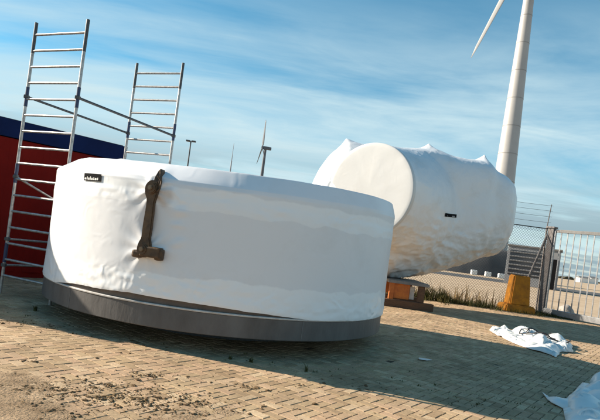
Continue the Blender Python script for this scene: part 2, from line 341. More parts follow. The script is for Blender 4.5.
# ------------------------------------------------------------------ white wrapped drum
drum = empty('wrapped_drum', DC)
tag(drum, 'large upright white shrink-wrapped drum with grey steel base ring on brick paving', 'drum')
def pol(phi, r, z): return Vector((r * math.sin(phi), -r * math.cos(phi), z))
def zbot(phi):
    d = math.degrees(phi)
    e = 0.553 + 0.012 * noise.noise(Vector((phi * 6, 3, 0)))
    if -46 < d < 33:
        t = (d + 46) / 79.0
        e += 0.10 * math.sin(math.pi * t) ** 0.8 * (1.15 - 0.35 * t)
    return e + 0.006 * noise.noise(Vector((phi * 25, 0, 1)))
PHS = [R(-112 + 232 * i / 640) for i in range(640)] + [R(120 + 128 * i / 90) for i in range(90)]
NPH = len(PHS)
zs = [i / 62.0 for i in range(63)]
LPH = R(-11.8)
VV, FF = [], []
prof_top = [(2.944, 2.145), (2.942, 2.158), (2.928, 2.172), (2.85, 2.232), (2.77, 2.293), (2.70, 2.346), (2.672, 2.367), (2.654, 2.376), (2.60, 2.382), (2.3, 2.40), (1.8, 2.39), (1.2, 2.385), (0.6, 2.40), (0.05, 2.40)]
rows = len(zs) + len(prof_top)
for k in range(NPH):
    ph = PHS[k] if PHS[k] < math.pi else PHS[k] - 2 * math.pi
    zb = zbot(ph)
    for ti in zs:
        z = zb + (2.125 + 0.10 * math.sin(ph) ** 2 - zb) * ti
        q = Vector((ph * DR, z, 0))
        r = 2.945 - 0.012 * math.sin(math.pi * ti)
        r += 0.012 * noise.noise(Vector((ph * 2.2, z * 0.7, 5)))                     # slack between straps
        crinkle = math.exp(-((z - 1.90) / 0.10) ** 2) * (0.35 + 0.65 * max(0, noise.noise(Vector((ph * 4, 1, 7))) + 0.4)) + 1.0 * math.exp(-((z - zb - 0.15) / 0.17) ** 2)
        r += 0.009 * crinkle * fbm(Vector((q.x * 6, q.y * 12, 2)), 4) + 0.006 * crinkle * (ridged(Vector((q.x * 2.2 + q.y * 1.5, q.y * 4.5, 6)), 4) - 1.0)
        r += 0.0026 * (ridged(Vector((q.x * 0.9 + q.y * 0.5, q.y * 0.55, 11)), 3) - 1.0)
        r += 0.0022 * fbm(Vector((q.x * 2.5, q.y * 1.2, 9)), 3)
        # horizontal lap of the film a third of the way down and a heat-shrunk seam right of the link
        r += 0.006 * (1 / (1 + math.exp((z - 1.98) * 160 + 4 * noise.noise(Vector((ph * 5, 0, 3))))))
        sx = (ph - R(-4.5)) * DR
        r += 0.030 * math.exp(-(sx / 0.10) ** 2) * max(0, noise.noise(Vector((q.x * 2, q.y * 11, 4))) + 0.1) * (1 if 0.9 < z < 1.85 else 0.25)
        # film drawn out round the two ends of the lifting link
        for (zl, hh) in ((2.0, 0.05), (1.24, 0.055)):
            dd = math.hypot((ph - LPH) * DR, z - zl)
            r += hh * math.exp(-(dd / 0.16) ** 2) + 0.010 * math.exp(-(dd / 0.32) ** 2) * math.sin(math.atan2(z - zl, (ph - LPH) * DR) * 9 + 1.2)
        if ti == 0: r -= 0.006
        VV.append(tuple(pol(ph, r, z)))
    dgp_ = math.degrees(ph)
    ins = 0.06 + 0.25 / (1 + math.exp((dgp_ - 8) / 15))          # the film slopes in further on the left shoulder
    s2 = math.sin(ph) ** 2; zs_, zt_ = 2.150 + 0.10 * s2, 2.385 + 0.06 * s2
    for (r0, z0) in prof_top:
        t_ = (2.942 - r0) / 0.29
        if t_ <= 1.0: r0 = 2.942 - ins * max(0, t_) - 0.004; z0 = zs_ + (zt_ - zs_) * (z0 - 2.15) / (2.376 - 2.15) if z0 > 2.15 else z0 + 0.10 * s2
        else: r0 = min(r0, 2.942 - ins - 0.06 * t_); z0 = zt_ + (z0 - 2.376)
        n_ = 0.004 * fbm(Vector((ph * 6, r0 * 4, 1)), 3) + 0.007 * noise.noise(Vector((ph * 3, r0 * 2, 4)))
        dd = abs((ph - LPH) * DR)
        n_ += 0.035 * math.exp(-(dd / 0.12) ** 2) * math.exp(-((z0 - 2.17) / 0.1) ** 2)
        if r0 < 2.7: n_ += 0.03 * max(0, noise.noise(Vector((ph * 9, 2, 8)))) ** 2
        VV.append(tuple(pol(ph, r0 + n_ * 0.7, z0 + n_ * 0.7)))
for k in range(NPH):
    a = k * rows; b2 = ((k + 1) % NPH) * rows
    for j in range(rows - 1): FF.append((a + j, b2 + j, b2 + j + 1, a + j + 1))
wrapo = pyd('wrap', VV, FF, M_wrapA, drum, True)
bm = bmesh.new(); lathe(bm, [(2.80, 0.26), (2.925, 0.262), (2.93, 0.27), (2.93, 0.535), (2.80, 0.537)], 160, True); frm('steel_ring', bm, M_band, drum, False)
bm = bmesh.new(); lathe(bm, [(2.80, 0.540), (2.936, 0.540), (2.940, 0.546), (2.940, 0.560), (2.934, 0.566), (2.80, 0.566)], 160, True); frm('flange_lip', bm, M_lip, drum, False)
bm = bmesh.new(); lathe(bm, [(2.80, 0.568), (2.905, 0.568), (2.905, 0.80), (2.80, 0.80)], 160, True); frm('upper_steel_ring', bm, M_steel2, drum, False)
bm = bmesh.new(); lathe(bm, [(1.60, -0.012), (1.80, -0.012), (1.80, 0.255), (1.60, 0.255)], 64, True)
frm('base_frame', bm, M_dark, drum)
bm = bmesh.new(); lathe(bm, [(1.50, 0.256), (2.80, 0.261), (2.80, 0.50), (1.50, 0.50)], 96, True); frm('underside', bm, M_dark, drum)
# weld plate seams on the steel ring
for dg in (-36, 31):
    p = pol(R(dg), 2.931, 0.40); bm = bmesh.new(); box(bm, p, (0.010, 0.006, 0.26), Matrix.Rotation(R(dg), 3, 'Z')); frm('ring_weld', bm, M_grey, drum)
# lifting link
LR = Matrix.Rotation(LPH, 3, 'Z')
def L(x, o_, z): return LR @ Vector((x, -(DR + o_), z))
lk = empty('tmp', (0, 0, 0)); bpy.data.objects.remove(lk)
def disc(bm, c, r, th, n=20, bev=0.012):
    M = Matrix.Translation(c) @ LR.to_4x4() @ Matrix.Rotation(R(90), 4, 'X')
    rr = bmesh.ops.create_cone(bm, cap_ends=True, segments=n, radius1=r, radius2=r, depth=th, matrix=M)
    es = [e for e in set(e for v in rr['verts'] for e in v.link_edges) if abs((e.verts[0].co - e.verts[1].co).normalized().dot(LR @ Vector((0, 1, 0)))) < 0.3]
    bmesh.ops.bevel(bm, geom=es, offset=bev, segments=2, affect='EDGES')
bm = bmesh.new()
# tapering bar as a lofted outline
out_ = [(-0.075, 1.16), (-0.100, 1.24), (-0.088, 1.31), (-0.056, 1.38), (-0.058, 1.55), (-0.050, 1.75), (-0.050, 1.87), (-0.090, 1.95), (-0.098, 2.02), (-0.065, 2.10), (0.0, 2.125), (0.07, 2.10), (0.094, 2.02), (0.075, 1.92), (0.058, 1.84), (0.062, 1.70), (0.066, 1.50), (0.062, 1.38), (0.085, 1.30), (0.085, 1.20), (0.04, 1.14), (-0.03, 1.13)]
fr = [bm.verts.new(L(x, 0.105, z)) for x, z in out_]; bk = [bm.verts.new(L(x, 0.045, z)) for x, z in out_]
bm.faces.new(fr); bm.faces.new(bk[::-1])
for i in range(len(out_)): bm.faces.new((fr[i], bk[i], bk[(i + 1) % len(out_)], fr[(i + 1) % len(out_)]))
bmesh.ops.recalc_face_normals(bm, faces=bm.faces)
bmesh.ops.bevel(bm, geom=bm.edges[:], offset=0.012, segments=2, affect='EDGES')
link_o = frm('lifting_link', bm, M_rust, drum); link_o['label'] = 'brown rusty steel link bar on the drum side'
bm = bmesh.new(); disc(bm, L(-0.002, 0.100, 2.02), 0.078, 0.07, 24, 0.014); frm('upper_eye', bm, M_rust, link_o)
bm = bmesh.new(); disc(bm, L(-0.008, 0.100, 1.235), 0.074, 0.07, 24, 0.014); frm('lower_eye', bm, M_rust, link_o)
bm = bmesh.new(); disc(bm, L(0.0, 0.14, 2.02), 0.030, 0.04, 12, 0.006); frm('pin', bm, M_rustbolt, link_o)
bm = bmesh.new(); disc(bm, L(-0.008, 0.14, 1.24), 0.030, 0.04, 12, 0.006); frm('pin', bm, M_rustbolt, link_o)
bm = bmesh.new()
pts = [(0.0, 2.06), (0.01, 2.16), (0.022, 2.25), (0.045, 2.285), (0.068, 2.25), (0.082, 2.12), (0.085, 2.02)]
fr = [bm.verts.new(L(x, 0.10 - max(0, z - 2.13) * 0.5, z)) for x, z in pts]; bk = [bm.verts.new(L(x, 0.01 - max(0, z - 2.13) * 0.7, z)) for x, z in pts]
bm.faces.new(fr); bm.faces.new(bk[::-1])
for i in range(len(pts)): bm.faces.new((fr[i], bk[i], bk[(i + 1) % len(pts)], fr[(i + 1) % len(pts)]))
bmesh.ops.recalc_face_normals(bm, faces=bm.faces); bmesh.ops.bevel(bm, geom=bm.edges[:], offset=0.008, segments=1, affect='EDGES')
frm('tang', bm, M_rust, link_o)
bm = bmesh.new(); box(bm, L(0.09, 0.06, 1.215), (0.27, 0.13, 0.135), LR, 0.02); box(bm, L(0.20, 0.05, 1.195), (0.10, 0.11, 0.15), LR, 0.03); box(bm, L(-0.10, 0.05, 1.17), (0.13, 0.10, 0.10), LR, 0.03); frm('bracket', bm, M_rust, link_o)
bm = bmesh.new(); polyline(bm, [L(0.060, 0.11, 2.18), L(0.115, 0.09, 2.12), L(0.11, 0.10, 2.02), L(0.08, 0.11, 1.98)], 0.012); frm('retaining_clip', bm, M_rust, link_o)
# black sticker near the left shoulder, white print along its lower half
def sticker(bvh, org, dirn, right, up, wd, ht, parent, inv, name='sticker'):
    def hit(a, b, e):
        o_ = org(a, b); h = bvh.ray_cast(o_, dirn); return h[0] - dirn * e
    bm = bmesh.new(); nx = 6
    gr = [[bm.verts.new(inv @ hit(wd * (i / nx - 0.5), ht * (j - 0.5), 0.012 if name == 'sticker' else 0.035)) for i in range(nx + 1)] for j in (0, 1)]
    for i in range(nx): bm.faces.new((gr[0][i], gr[0][i + 1], gr[1][i + 1], gr[1][i]))
    s = frm(name, bm, M_black, parent)
    return s, hit
bvhA = BVHTree.FromPolygons([Vector(v) for v in VV], FF)
sph = R(-32.3); sdir = Vector((-math.sin(sph), math.cos(sph), 0)); sright = Vector((math.cos(sph), math.sin(sph), 0))
sorg = lambda a, b: pol(sph, 4, 2.085) + sright * a + Vector((0, 0, b))
st, hit = sticker(bvhA, sorg, sdir, sright, None, 0.37, 0.10, drum, Matrix.Identity(4))
x = -0.165; rs = random.Random(5); bm = bmesh.new()
for wd_, h0, h1 in ((0.042, -0.036, -0.010), (0.017, -0.036, 0.006), (0.034, -0.036, -0.008), (0.014, -0.036, 0.009), (0.036, -0.036, -0.010), (0.017, -0.036, 0.002), (0.042, -0.036, -0.008), (0.020, -0.034, -0.002)):
    q = [bm.verts.new(hit(a, b, 0.0145)) for a, b in ((x, h0), (x + wd_, h0), (x + wd_ * 0.85, h1), (x + wd_ * 0.1, h1))]
    bm.faces.new(q); x += wd_ + 0.0105
frm('print', bm, M_white, st)

# ------------------------------------------------------------------ wrapped rotor hub behind
hub = empty('wrapped_hub', (0, 0, 0)); HO = Vector((0, 17.0, 0)); hub.location = HO
tag(hub, 'bulky white shrink-wrapped machine part with round face lying on an orange stand', 'machine part')
secs = [(0.15, 3.55, 2.9, 0.35), (0.3, 4.0, 2.3, 0.8), (0.6, 4.5, 1.7, 1.2), (1.1, 4.90, 1.2, 1.5), (2.0, 4.95, 0.9, 1.65), (3.1, 4.93, 0.80, 1.7), (4.0, 4.88, 1.05, 1.7),
        (4.65, 4.83, 1.32, 1.65), (5.45, 4.80, 1.66, 1.6), (5.72, 4.66, 1.80, 1.45), (6.10, 4.52, 1.95, 1.4), (6.36, 4.32, 2.10, 1.25), (6.52, 3.95, 2.45, 0.95), (6.58, 3.5, 2.95, 0.4)]
bm = bmesh.new(); prev = None; NS = 48
for (x, zt, zb, hd) in secs:
    ex_ = 0.86 - 0.42 * max(0, min(1, (x - 1.5) / 1.5))
    ring = []
    for i in range(NS):
        a = 2 * math.pi * i / NS; ex = ex_ if math.sin(a) > 0 else 0.86
        cy_ = math.copysign(abs(math.cos(a)) ** ex, math.cos(a)); sz = math.copysign(abs(math.sin(a)) ** ex, math.sin(a))
        dy_ = 0.36 * max(0, x - 1.5); kk = (17 + dy_) / 17
        ring.append(bm.verts.new((x * kk, dy_ + hd * cy_, EYE + ((zt + zb) / 2 + (zt - zb) / 2 * sz - EYE) * kk)))
    if prev:
        for i in range(NS): bm.faces.new((prev[i], prev[(i + 1) % NS], ring[(i + 1) % NS], ring[i]))
    else: bm.faces.new(ring[::-1])
    prev = ring
bm.faces.new(prev)
FN = Vector((-math.sin(R(35)), -math.cos(R(35)), 0.0)).normalized()
FC = Vector((1.80, 15.05, 3.36)) - HO; FR = 1.36
E0, E1, E2 = FC - FN * 0.02, FC - FN * 1.25, Vector((4.21, 0.90, 3.04)); prev = None      # film sweeps from the round face into the body
for k in range(13):
    t = k / 12; c = E0 * (1 - t) ** 2 + E1 * (2 * t * (1 - t)) + E2 * t * t
    ax = (-FN).lerp(Vector((0.94, 0.34, 0)), t).normalized(); sd_ = Vector((ax.y, -ax.x, 0))
    g_ = t * t * (3 - 2 * t); rv, rh_ = FR + (1.90 - FR) * g_, FR + (1.62 - FR) * g_
    ring = [bm.verts.new(c + sd_ * (rh_ * math.cos(2 * math.pi * i / 64)) + Vector((0, 0, rv * math.sin(2 * math.pi * i / 64)))) for i in range(64)]
    if prev:
        for i in range(64): bm.faces.new((prev[i], prev[(i + 1) % 64], ring[(i + 1) % 64], ring[i]))
    else: bm.faces.new(ring[::-1])
    prev = ring
bm.faces.new(prev)
bmesh.ops.recalc_face_normals(bm, faces=bm.faces)
me = bpy.data.meshes.new('wrap'); bm.to_mesh(me); bm.free()
tmp = bpy.data.objects.new('wrap_tmp', me); col.objects.link(tmp)
md = tmp.modifiers.new('r', 'REMESH'); md.mode = 'VOXEL'; md.voxel_size = 0.042
sm = tmp.modifiers.new('s', 'SMOOTH'); sm.factor = 0.5; sm.iterations = 34
dgp = bpy.context.evaluated_depsgraph_get()
me2 = bpy.data.meshes.new_from_object(tmp.evaluated_get(dgp)); bpy.data.objects.remove(tmp)
me2.name = 'wrap'
PK = [(1.02, -0.55, 0.26, 0.26), (3.84, 0.40, 0.36, 0.36), (5.97, 1.1, 0.40, 0.30)]
nv = [v.normal.copy() for v in me2.vertices]
for v, n_ in zip(me2.vertices, nv):
    p = v.co.copy(); d = 0.0
    tofc = (p - FC); plane = tofc.dot(FN); rad = (tofc - FN * plane).length
    if plane > -0.06 and rad < FR + 0.02: continue
    low = max(0.0, min(1.0, (3.1 - p.z) / 1.0))
    d += 0.030 * noise.noise(p * 0.9) + 0.016 * fbm(Vector((p.x * 1.6, p.y * 2, p.z * 1.1)), 4)
    d += (0.12 + 0.88 * low) * 0.062 * (ridged(Vector((p.x * 1.5 + p.z * 1.1, p.y * 1.4, p.z * 2.2 - p.x * 0.6)), 5) - 1.0)
    d += 0.006 * ridged(Vector((p.x * 2.4, p.y * 2.4, p.z * 0.8)), 3)
    v.co += n_ * d
    if n_.z > 0.15:
        for (px_, py_, h, s) in PK:
            dx, dy = p.x - px_, (p.y - py_) * 0.7
            if px_ == 5.97 and dx > 0: dx *= 3.0
            v.co.z += h * math.exp(-math.hypot(dx, dy) / s) * 1.05
hw = link('wrap', me2, M_wrapB, hub, True)
# round face
fq = FN.to_track_quat('Z', 'Y').to_matrix()
bm = bmesh.new(); NA = 96; prev = None
for (rr, hh) in ((0.0, 0.045), (0.3, 0.043), (0.6, 0.046), (0.9, 0.04), (1.1, 0.044), (1.25, 0.042), (1.335, 0.04), (1.362, 0.03), (1.372, 0.0), (1.372, -0.10)):
    ring = []
    for i in range(NA if rr else 1):
        a = 2 * math.pi * i / NA; q = Vector((rr * math.cos(a), rr * math.sin(a), 0))
        hz = hh + 0.008 * fbm(Vector((q.x * 2, q.y * 2, 3)), 3)
        ring.append(bm.verts.new(FC + fq @ Vector((q.x, q.y, hz))))
    if prev:
        for i in range(NA):
            if len(prev) == 1: bm.faces.new((prev[0], ring[i], ring[(i + 1) % NA]))
            else: bm.faces.new((prev[i], ring[i], ring[(i + 1) % NA], prev[(i + 1) % NA]))
    prev = ring
frm('round_face', bm, M_cover, hub, True)
bvhB = BVHTree.FromPolygons([v.co.copy() for v in me2.vertices], [tuple(p.vertices) for p in me2.polygons])
c0 = loc_px(451, 215.5, 15.0); hd_ = (c0 - Vector((0, 0, EYE))).normalized()
hright = Vector((hd_.y, -hd_.x, 0)).normalized()
sorgB = lambda a, b: c0 - HO - hd_ * 3 + hright * a + Vector((0, 0, b))
st2, hit2 = sticker(bvhB, sorgB, hd_, hright, None, 0.34, 0.105, hub, Matrix.Identity(4), 'name_sticker')
bm = bmesh.new(); bm.faces.new([bm.verts.new(hit2(a, b, 0.042)) for a, b in ((-0.10, -0.040), (0.12, -0.040), (0.12, -0.004), (-0.10, -0.004))]); frm('print', bm, mat('grey_print', (0.25, 0.25, 0.25), 0.6), st2)

# stand under the hub
stand = empty('support_stand', (3.48, 16.9, 0))
tag(stand, 'orange and brown steel stand with timber skid under the wrapped machine part', 'stand')
for yy in (-0.95, 0.95):
    bm = bmesh.new(); box(bm, (0.05, yy, 0.115), (1.55, 0.2, 0.23), None, 0.015); frm('skid', bm, M_wood, stand)
bm = bmesh.new(); box(bm, (0, 0, 0.775), (1.25, 2.1, 0.09), None, 0.01); frm('top_plate', bm, M_grey, stand)
for sx in (-0.5, 0.42):
    for sy in (-0.92, 0.92):
        bm = bmesh.new(); box(bm, (sx, sy, 0.49), (0.2 if sx > 0 else 0.14, 0.14, 0.515), None, 0.01); frm('leg', bm, M_wood if sx > 0 else M_orng, stand)
bm = bmesh.new(); box(bm, (-0.18, -0.90, 0.50), (0.48, 0.05, 0.46), None, 0.008); frm('panel', bm, M_orng, stand)
bm = bmesh.new(); box(bm, (-0.18, 0.90, 0.50), (0.48, 0.05, 0.46), None, 0.008); frm('panel', bm, M_orng, stand)
bm = bmesh.new(); box(bm, (0.17, -0.80, 0.48), (0.14, 0.04, 0.40), None, 0.004); frm('pale_sheet', bm, M_lip, stand)

# ------------------------------------------------------------------ scaffold tower
L1, R1, L2, R2 = Vector((-5.08, 9.10, 0)), Vector((-3.97, 8.62, 0)), Vector((-3.95, 11.10, 0)), Vector((-2.86, 10.66, 0))
scf = empty('scaffold_tower', (-4.0, 9.9, 0)); SO = Vector((-4.0, 9.9, 0))
tag(scf, 'aluminium scaffold tower of two ladder frames joined by thin braces beside the drum', 'scaffold')
def Z(p, z): return Vector((p.x, p.y, z)) - SO
for (A, B, top, sp, n) in ((L1, R1, 4.56, 0.2825, 16), (L2, R2, 4.69, 0.2825, 16)):
    for P_ in (A, B):
        bm = bmesh.new(); tube(bm, Z(P_, -0.012), Z(P_, top + 0.21), 0.026, n=12); pst = frm('post', bm, M_alu, scf, False)
        for zc in (0.55, 1.95, 3.30):       # dark sleeves where sections plug together
            bm = bmesh.new(); tube(bm, Z(P_, zc), Z(P_, zc + 0.34), 0.030, n=12); frm('coupling_sleeve', bm, M_blue, pst)
        bm = bmesh.new(); tube(bm, Z(P_, top - 0.32), Z(P_, top + 0.215), 0.0285, n=12); frm('upper_spigot', bm, M_dark, pst)
    for k in range(n):
        z = top - k * sp
        if z < 0.1: continue
        bm = bmesh.new(); tube(bm, Z(A, z), Z(B, z), 0.021, n=10); frm('rung', bm, M_alu, scf)
def brace(a, za_, b, zb_, m, r=0.019):
    bm = bmesh.new(); pa, pb = Z(a, za_), Z(b, zb_); tube(bm, pa, pb, r, n=8); o = frm('brace', bm, m, scf)
    for p in (pa, pb):
        bm = bmesh.new(); box(bm, p, (0.075, 0.075, 0.06), None, 0.01); frm('hook', bm, M_dark, o)
brace(R1, 3.47, R2, 3.40, M_dark, 0.023); brace(L1, 3.47, L2, 3.40, M_dark, 0.021)
brace(L1, 2.06, R2, 0.80, M_alu); brace(L1, 0.96, L2, 0.93, M_alu); brace(L1, 0.50, L2, 0.48, M_alu); brace(R1, 0.96, R2, 0.93, M_alu)

# ------------------------------------------------------------------ fence and gate on the right
FY = 21.0; GP = Vector((10.03, 21.0, 0)); FH = 3.46
fen = empty('chain_link_fence', (GP.x, FY + 0.12, 0)); FO = Vector((GP.x, FY + 0.12, 0))
tag(fen, 'tall chain link fence with wire strands on top behind the wrapped machine part', 'fence')
fx0, fx1 = -8.6, -0.10
sp = 0.115; ln = FH - 0.06
bm = bmesh.new()
def quadwire(a, b, r=0.005):
    tube(bm, a, b, r, n=3, cap=False)
k = 0; s = fx0 - ln
while s < fx1:
    for sg in (1, -1):
        x0, z0, x1, z1 = (s, 0.03, s + ln, FH - 0.03) if sg == 1 else (s, FH - 0.03, s + ln, 0.03)
        dz = (z1 - z0) / (x1 - x0)
        a0, a1 = max(x0, fx0), min(x1, fx1)
        if a1 > a0: quadwire(Vector((a0, 0.004 * sg, z0 + dz * (a0 - x0))), Vector((a1, 0.004 * sg, z0 + dz * (a1 - x0))))
    s += sp
tag(frm('wire_mesh', bm, M_wire, fen))
for x in (-8.55, -5.7, -0.14):
    bm = bmesh.new(); tube(bm, (x, 0.05, -0.03), (x, 0.05, FH + 0.1), 0.035, n=10); tube(bm, (x, 0.05, FH + 0.09), (x + 0.06, 0.05, FH + 1.0), 0.018, n=6); frm('post', bm, M_galv if x != -0.14 else M_post, fen)
bm = bmesh.new(); tube(bm, (fx0, 0.0, FH), (fx1, 0.0, FH), 0.022, n=6); frm('top_rail', bm, M_dark, fen)
for zk in (0.26, 0.50, 0.74, 0.95):
    bm = bmesh.new()
    pts = [Vector((fx0 + (fx1 - fx0 + 0.1) * i / 24, 0.05, FH + zk - 0.02 * math.sin(math.pi * ((i % 8) / 8)))) for i in range(25)]
    polyline(bm, pts, 0.006, 4)
    frm('wire_strand', bm, M_wire, fen)
bm = bmesh.new(); tube(bm, (-0.12, -0.02, FH - 0.25), (-0.95, -0.02, 0.35), 0.05, n=8); frm('diagonal_strut', bm, M_post, fen)

GD = Vector((1.25, -1.62, 0)).normalized(); ga = math.atan2(GD.y, GD.x)
gate = empty('steel_gate', GP, ga)
tag(gate, 'grey steel yard gate with upright bars and heavy bottom beam at right', 'gate')
GL = 4.6
bm = bmesh.new(); box(bm, (0, 0, FH / 2), (0.24, 0.22, FH + 0.05), None, 0.012); gpst = frm('post', bm, M_post, gate)
bm = bmesh.new(); box(bm, (0, 0, FH + 0.06), (0.32, 0.30, 0.07), None, 0.01); frm('post_cap', bm, M_post, gpst)
bm = bmesh.new(); box(bm, (0.16, -0.02, FH * 0.5), (0.07, 0.10, FH - 0.12), None, 0.006); frm('frame_stile', bm, M_galv, gate)
bm = bmesh.new(); box(bm, (GL / 2 + 0.12, 0, FH - 0.07), (GL, 0.09, 0.12), None, 0.008); frm('top_rail', bm, M_grey, gate)
bm = bmesh.new(); box(bm, (GL / 2 + 0.12, 0, 0.16), (GL, 0.20, 0.22), None, 0.012); frm('bottom_beam', bm, M_galv, gate)
for i in range(1, 18):
    bm = bmesh.new(); box(bm, (0.15 + 0.25 * i, 0, FH / 2 + 0.06), (0.034, 0.034, FH - 0.37)); frm('bar', bm, M_galv, gate)
bm = bmesh.new(); box(bm, (GL + 0.1, 0, FH / 2), (0.09, 0.10, FH - 0.12), None, 0.006); frm('frame_stile', bm, M_galv, gate)
for xx in (1.2, 4.2):
    bm = bmesh.new(); box(bm, (xx, 0, 0.012), (0.12, 0.1, 0.076), None, 0.01); frm('roller', bm, M_dark, gate)

# yellow concrete block
blk = empty('concrete_block', (8.78, 20.5, -0.03))
tag(blk, 'tapered yellow painted concrete block in front of fence beside gate post', 'concrete block')
def frustum(bm, w0, d0, w1, d1, z0, z1, bev=0.03):
    v = [bm.verts.new((sx * w / 2, sy * d / 2, z)) for (w, d, z) in ((w0, d0, z0), (w1, d1, z1)) for sx, sy in ((-1, -1), (1, -1), (1, 1), (-1, 1))]
    bm.faces.new(v[3::-1]); bm.faces.new(v[4:])
    for i in range(4): bm.faces.new((v[i], v[(i + 1) % 4], v[4 + (i + 1) % 4], v[4 + i]))
    bmesh.ops.bevel(bm, geom=bm.edges[:], offset=bev, segments=3, affect='EDGES')
bm = bmesh.new(); frustum(bm, 0.78, 0.68, 0.62, 0.54, 0.30, 1.46, 0.04); bmesh.ops.subdivide_edges(bm, edges=bm.edges[:], cuts=2, use_grid_fill=True)
for v in bm.verts: v.co += v.co.normalized() * 0.018 * noise.noise(v.co * 5)
frm('body', bm, M_yel, blk)
bm = bmesh.new(); frustum(bm, 1.22, 0.95, 1.12, 0.9, 0.0, 0.32, 0.05); bmesh.ops.subdivide_edges(bm, edges=bm.edges[:], cuts=2, use_grid_fill=True)
for v in bm.verts: v.co += v.co.normalized() * 0.02 * noise.noise(v.co * 4 + Vector((3, 1, 0)))
frm('foot', bm, M_yel, blk)

# stones by the gate foot
def rock(name, c, s, seed, m, parent=None):
    bm = bmesh.new(); bmesh.ops.create_icosphere(bm, subdivisions=3, radius=1)
    for v in bm.verts:
        v.co *= 1 + 0.22 * fbm(v.co * 1.3 + Vector((seed, 0, 0)), 3)
        v.co = Vector((v.co.x * s[0], v.co.y * s[1], max(v.co.z, -0.55) * s[2] + 0.5 * s[2]))
    o = frm(name, bm, m, parent, True); o.location = c; return o
tag(rock('boulder', (11.5, 21.9, -0.04), (0.32, 0.3, 0.34), 3.0, M_stone), 'pale rounded stone lying just behind the gate bottom beam', 'stone')

# ------------------------------------------------------------------ crumpled plastic sheeting
def sheet(name, outline, h, seed, m, parent, nx=34, fold=2.4, ridge=1.0, lift=None):
    """a folded plastic sheet: outline on the ground (x, y), pushed up into sharp folds"""
    xs = [p[0] for p in outline]; ys = [p[1] for p in outline]
    x0, x1, y0, y1 = min(xs), max(xs), min(ys), max(ys); st_ = max(x1 - x0, y1 - y0) / nx
    def inside(x, y):
        c = False; n = len(outline)
        for i in range(n):
            (xa, ya), (xb, yb) = outline[i], outline[(i + 1) % n]
            if (ya > y) != (yb > y) and x < (xb - xa) * (y - ya) / (yb - ya) + xa: c = not c
        return c
    def dist(x, y):
        best = 9
        for i in range(len(outline)):
            a = Vector(outline[i]); b = Vector(outline[(i + 1) % len(outline)]); p = Vector((x, y)); ab = b - a
            t = max(0, min(1, (p - a).dot(ab) / ab.length_squared)); best = min(best, (p - a - ab * t).length)
        return best
    bm = bmesh.new(); vs_ = [bm.verts.new((p[0], p[1], 0)) for p in outline]; f = bm.faces.new(vs_)
    bmesh.ops.triangulate(bm, faces=[f])
    for _ in range(7):
        long_ = [e for e in bm.edges if e.calc_length() > st_ * 1.5]
        if not long_: break
        bmesh.ops.subdivide_edges(bm, edges=long_, cuts=1); bmesh.ops.triangulate(bm, faces=[f for f in bm.faces if len(f.verts) > 3])
    for v in bm.verts:
        x, y = v.co.x, v.co.y; d = dist(x, y)
        e = 1 - math.exp(-d / 0.10)
        q = Vector((x * fold + seed * 7.1, y * fold, seed))
        cell = noise.voronoi(q)[0]
        fac = (cell[1] - cell[0])
        z = h * (0.16 + 0.84 * e) * (0.30 + 0.95 * min(1.2, fac) * ridge + 0.35 * abs(noise.noise(q * 0.7)))
        z += 0.02 * fbm(q * 3, 3)
        if lift: z += lift(x, y)
        v.co.z = max(0.012, z)
        v.co.x += 0.04 * noise.noise(q * 1.3 + Vector((5, 0, 0))) ; v.co.y += 0.04 * noise.noise(q * 1.3 + Vector((0, 9, 0)))
    o = frm(name, bm, m, parent, True)
    o.modifiers.new('edge', 'EDGE_SPLIT').split_angle = R(20)
    so_ = o.modifiers.new('thick', 'SOLIDIFY'); so_.thickness = 0.006
    return o
def G(x, y):
    t = R(ROLL); dx, dy = x - 300, y - 241.5
    u = dx * math.cos(t) + dy * math.sin(t); v = -dx * math.sin(t) + dy * math.cos(t); d = FPX * EYE / v
    return (u * d / FPX, d)
b1 = empty('plastic_bundle', (0, 0, 0)); b1.location = (5.9, 12.2, 0); b1off = Vector((5.9, 12.2))
tag(b1, 'crumpled white plastic sheet tied with dark cord lying before the gate', 'plastic sheet')
def ol(pts, off): return [(G(*p)[0] - off.x, G(*p)[1] - off.y) for p in pts]
sheet('sheet', ol([(489, 332), (505, 329), (512, 334), (540, 339), (560, 342), (573, 346), (572, 353), (561, 352), (556, 359), (549, 355), (530, 350), (512, 343), (500, 337)], b1off), 0.24, 1.7, M_film, b1, fold=2.2)
sheet('sheet', ol([(506, 334), (520, 333), (545, 339), (558, 347), (545, 351), (525, 345)], b1off), 0.40, 4.2, M_film, b1, fold=1.6)
def surf_z(objs, x, y):
    best = 0.0
    for t in objs:
        for v in t.data.vertices:
            if abs(v.co.x - x) < 0.08 and abs(v.co.y - y) < 0.08: best = max(best, v.co.z)
    return best
shs = [c for c in b1.children]
bm = bmesh.new()
for (cx_, cy_, rx, ry, ph0) in ((-0.15, -0.25, 0.42, 0.50, 0.2), (0.12, -0.10, 0.48, 0.42, 1.0)):
    pts = []
    for i in range(25):
        a = ph0 + 1.75 * math.pi * i / 24
        pts.append(Vector((cx_ + rx * math.cos(a), cy_ + ry * math.sin(a), 0)))
        pts[-1].z = surf_z(shs, pts[-1].x, pts[-1].y) + 0.02
    polyline(bm, pts, 0.013, 5)
frm('cord', bm, M_cord, b1)
b2 = empty('plastic_sheeting', (4.1, 7.0, 0)); b2off = Vector((4.1, 7.0))
tag(b2, 'heap of folded white plastic sheeting in the lower right corner', 'plastic sheet')
sheet('sheet', ol([(541, 392), (549, 398), (562, 402), (574, 392), (583, 384), (600, 388), (625, 398), (640, 420), (630, 450), (600, 448), (572, 440), (566, 420), (562, 409), (550, 404)], b2off), 0.16, 2.9, M_film, b2, fold=1.7)
